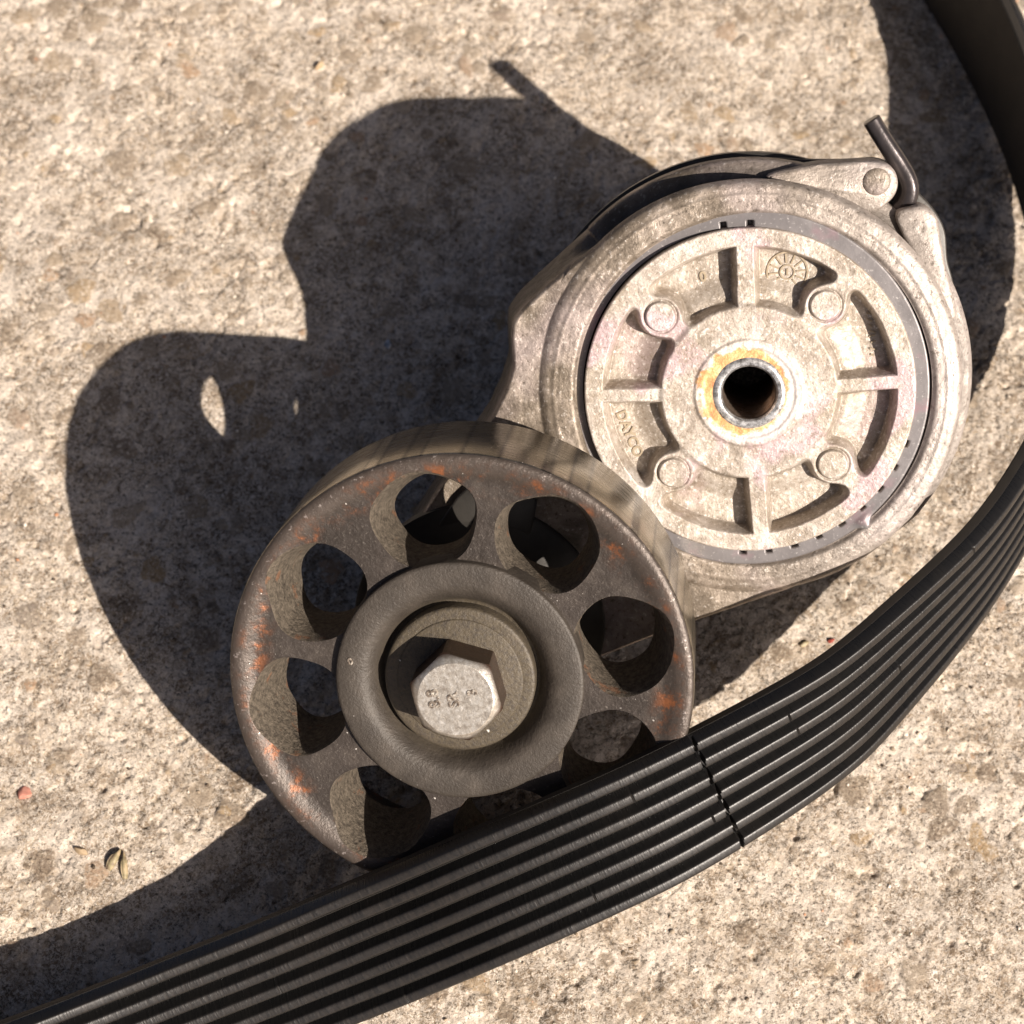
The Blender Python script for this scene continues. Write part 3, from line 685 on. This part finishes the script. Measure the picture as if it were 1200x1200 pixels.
for i in range(7):
    c = (i - 3) * 3.56
    prof = [(c - 1.78, -2.1), (c - 1.66, -1.95), (c - 1.08, -.52), (c - .96, -.24), (c - .76, -.07), (c - .45, 0), (c + .3, 0), (c + .66, -.03), (c + .80, -.12), (c + .92, -.34), (c + 1.66, -1.95), (c + 1.78, -2.1)]
    if i == 6: prof[-2:] = [(c + 1.7, -1.7), (c + 1.8, -2.1)]
    cr = [0, 0, .0, .2, .5, .9, 1, .9, .7, .3, .05, 0]
    rs = np.random.RandomState(100 + i)
    notch = np.zeros((NS, 12))
    cracks = [(s_main + (3 - i) * .1 + rs.uniform(-.25, .25), 1.5, .20)]
    for q in range(1 + i % 2):
        x = rs.uniform(0, 1); cracks.append((s_of(*(np.array([-60, -60]) * (1 - x) + np.array([100, 25]) * x)) if i % 3 == 0 else s_of(rs.uniform(15, 75), rs.uniform(-25, 8)), rs.uniform(.25, .55), .10))
    for (sc, dp, wd) in cracks:
        for q in range(2, 10):
            g_ = np.exp(-((ss - sc - (.28 if dp > 1.4 else .1) * (prof[q][0] - c)) / (wd * (1.25 if q > 6 else .8))) ** 4)
            notch[:, q] -= dp * g_
    rag = .05 * (fbm(ss, ss * 0 + i * 7, 1.6, 91 + i, 3) - .5); notch[:, 2:10] += rag[:, None]
    belt_strip("rib", prof, mb, cr, False, notch)

# ------------------------------------------------------------------ small loose things on the concrete
def pebble(name, x, y, size, flat, mat, seed, label, cat, rotz=0., lift=.35):
    bm = bmesh.new(); bmesh.ops.create_icosphere(bm, subdivisions=3, radius=1.)
    rs = random.Random(seed); ph = [rs.uniform(0, 6) for _ in range(6)]
    planes = [(Vector((rs.uniform(-1, 1), rs.uniform(-1, 1), rs.uniform(-.2, 1))).normalized(), rs.uniform(.55, .85)) for _ in range(7)]
    for v in bm.verts:
        d = v.co.normalized(); r_ = 1.
        for pn, pd in planes:
            k = d.dot(pn)
            if k > .01: r_ = min(r_, pd / k)
        r_ *= 1 + .04 * math.sin(5 * d.x + ph[0]) * math.sin(6 * d.y + ph[1])
        v.co = Vector((d.x * r_ * size[0], d.y * r_ * size[1], d.z * r_ * flat))
    V = [tuple(v.co) for v in bm.verts]; F = [tuple(v.index for v in f.verts) for f in bm.faces]; bm.free()
    o = mesh_obj(name, V, F, mat, loc=(x, y, gz(x, y) + flat * lift), angle=25); o.rotation_euler = (0, 0, rotz)
    return tag(o, label, cat)
pebble("grit_stone", -82.9, -7.6, (1.35, 1.5), .8, mrd, 4, "salmon red brick chip lying on the concrete near the left edge", "stone chip")
pebble("grit_stone", 71.5, 23.3, (.8, .55), .5, mdr, 9, "tiny dark red grit beside the belt's shadow, between tensioner and belt", "grit", .5)
pebble("grit_stone", 66.0, 22.6, (1.2, .6), .5, mhs, 12, "small brown flake just left of the tiny dark red grit", "grit", .4)
pebble("stone_chip", -33.4, 157.6, (.8, 1.3), 1.0, mcs, 21, "tan stone chip standing proud near the top of the concrete", "stone chip", -.7)
pebble("stone_chip", -71.3, -18.7, (1.5, .8), .7, mcs, 25, "flat pale orange chip between the red chip and the dry husk", "stone chip", -.6)
pebble("quartz_grain", -16.6, 88.3, (.9, 1.3), .7, mbs, 28, "white grain inside the tensioner's shadow", "grit", .2)
# dry husk: two curled blades
hroot = bpy.data.objects.new("dry_husk", None); COL.objects.link(hroot); hroot.location = (-63.9 * MM, -20.8 * MM, (gz(-63.9, -20.8) + .2) * MM)
tag(hroot, "curled dry seed husk with two olive blades near the belt's shadow at lower left", "seed husk")
for (ang, L, w, dx, dy, lift) in ((math.radians(62), 4.4, .85, -1.0, .4, .8), (math.radians(97), 5.2, .65, 1.0, -.7, .6)):
    V = []; F = []; n = 14; mcols = 5
    for i in range(n + 1):
        t = i / n; hw = w * math.sin(PI * (.08 + .92 * t) ** .8) ** .7 if t < 1 else .05
        for j in range(mcols):
            u_ = (j / (mcols - 1) - .5) * 2
            lx = (t - .5) * L; ly = u_ * hw; lz = lift * math.sin(PI * t) + .5 * (1 - u_ * u_) + .1
            V.append((dx + lx * math.cos(ang) - ly * math.sin(ang), dy + lx * math.sin(ang) + ly * math.cos(ang), lz))
    base = len(V)
    V += [(v[0], v[1], v[2] - .18) for v in V]
    for i in range(n):
        for j in range(mcols - 1):
            a = i * mcols + j; q = (a, a + 1, a + mcols + 1, a + mcols); F.append(q); F.append(tuple(base + z for z in q[::-1]))
        for j in (0, mcols - 1):
            a = i * mcols + j; F.append((a, a + mcols, base + a + mcols, base + a))
    mesh_obj("blade", V, F, mhs, hroot)

# loose sand and grit all over the concrete: uncountable, one object
bm = bmesh.new(); bmesh.ops.create_icosphere(bm, subdivisions=1, radius=1.)
iv = np.array([v.co[:] for v in bm.verts]); iF = np.array([[v.index for v in f.verts] for f in bm.faces]); bm.free()
GV = []; GF = []; GT = []
rs = np.random.RandomState(5)
for k in range(2600):
    if k % 4 == 0:      # some gathers along the foot of the belt
        q = rs.randint(len(C_)); base = C_[q] + N_[q] * rs.normal(4, 5); x, y = base[0] + rs.normal(0, 3), base[1] + rs.normal(0, 3)
        if not (-110 < x < 130 and -55 < y < 185): continue
    else: x, y = rs.uniform(-110, 130), rs.uniform(-55, 184)
    r_ = .13 + .42 * rs.uniform() ** 3.2
    M_ = iv * (np.array([1, rs.uniform(.5, 1), rs.uniform(.35, .8)]) * r_) * rs.uniform(.75, 1.15, (len(iv), 1)); a = rs.uniform(0, 6.28)
    P_ = np.stack([M_[:, 0] * math.cos(a) - M_[:, 1] * math.sin(a) + x, M_[:, 0] * math.sin(a) + M_[:, 1] * math.cos(a) + y, M_[:, 2] + gz(x, y) + r_ * .25], 1)
    GF.append(iF + len(GV) * len(iv)); GV.append(P_); GT += [rs.uniform()] * len(iv)
mgr = Mat("sand_and_grit", .85, 0, .35)
mgr.color(mgr.ramp(mgr.attr("tint"), [(.0, (.09, .065, .045)), (.3, (.30, .23, .16)), (.6, (.58, .49, .38)), (.9, (.85, .78, .68)), (1., (.50, .22, .10))]))
go = mesh_obj("loose_grit", np.concatenate(GV), [tuple(int(i) for i in f) for f in np.concatenate(GF)], mgr, smooth=False)
at = go.data.attributes.new("tint", 'FLOAT', 'POINT'); at.data.foreach_set("value", np.array(GT, np.float32))
tag(go, "loose sand grains and grit scattered over the concrete", kind="stuff")
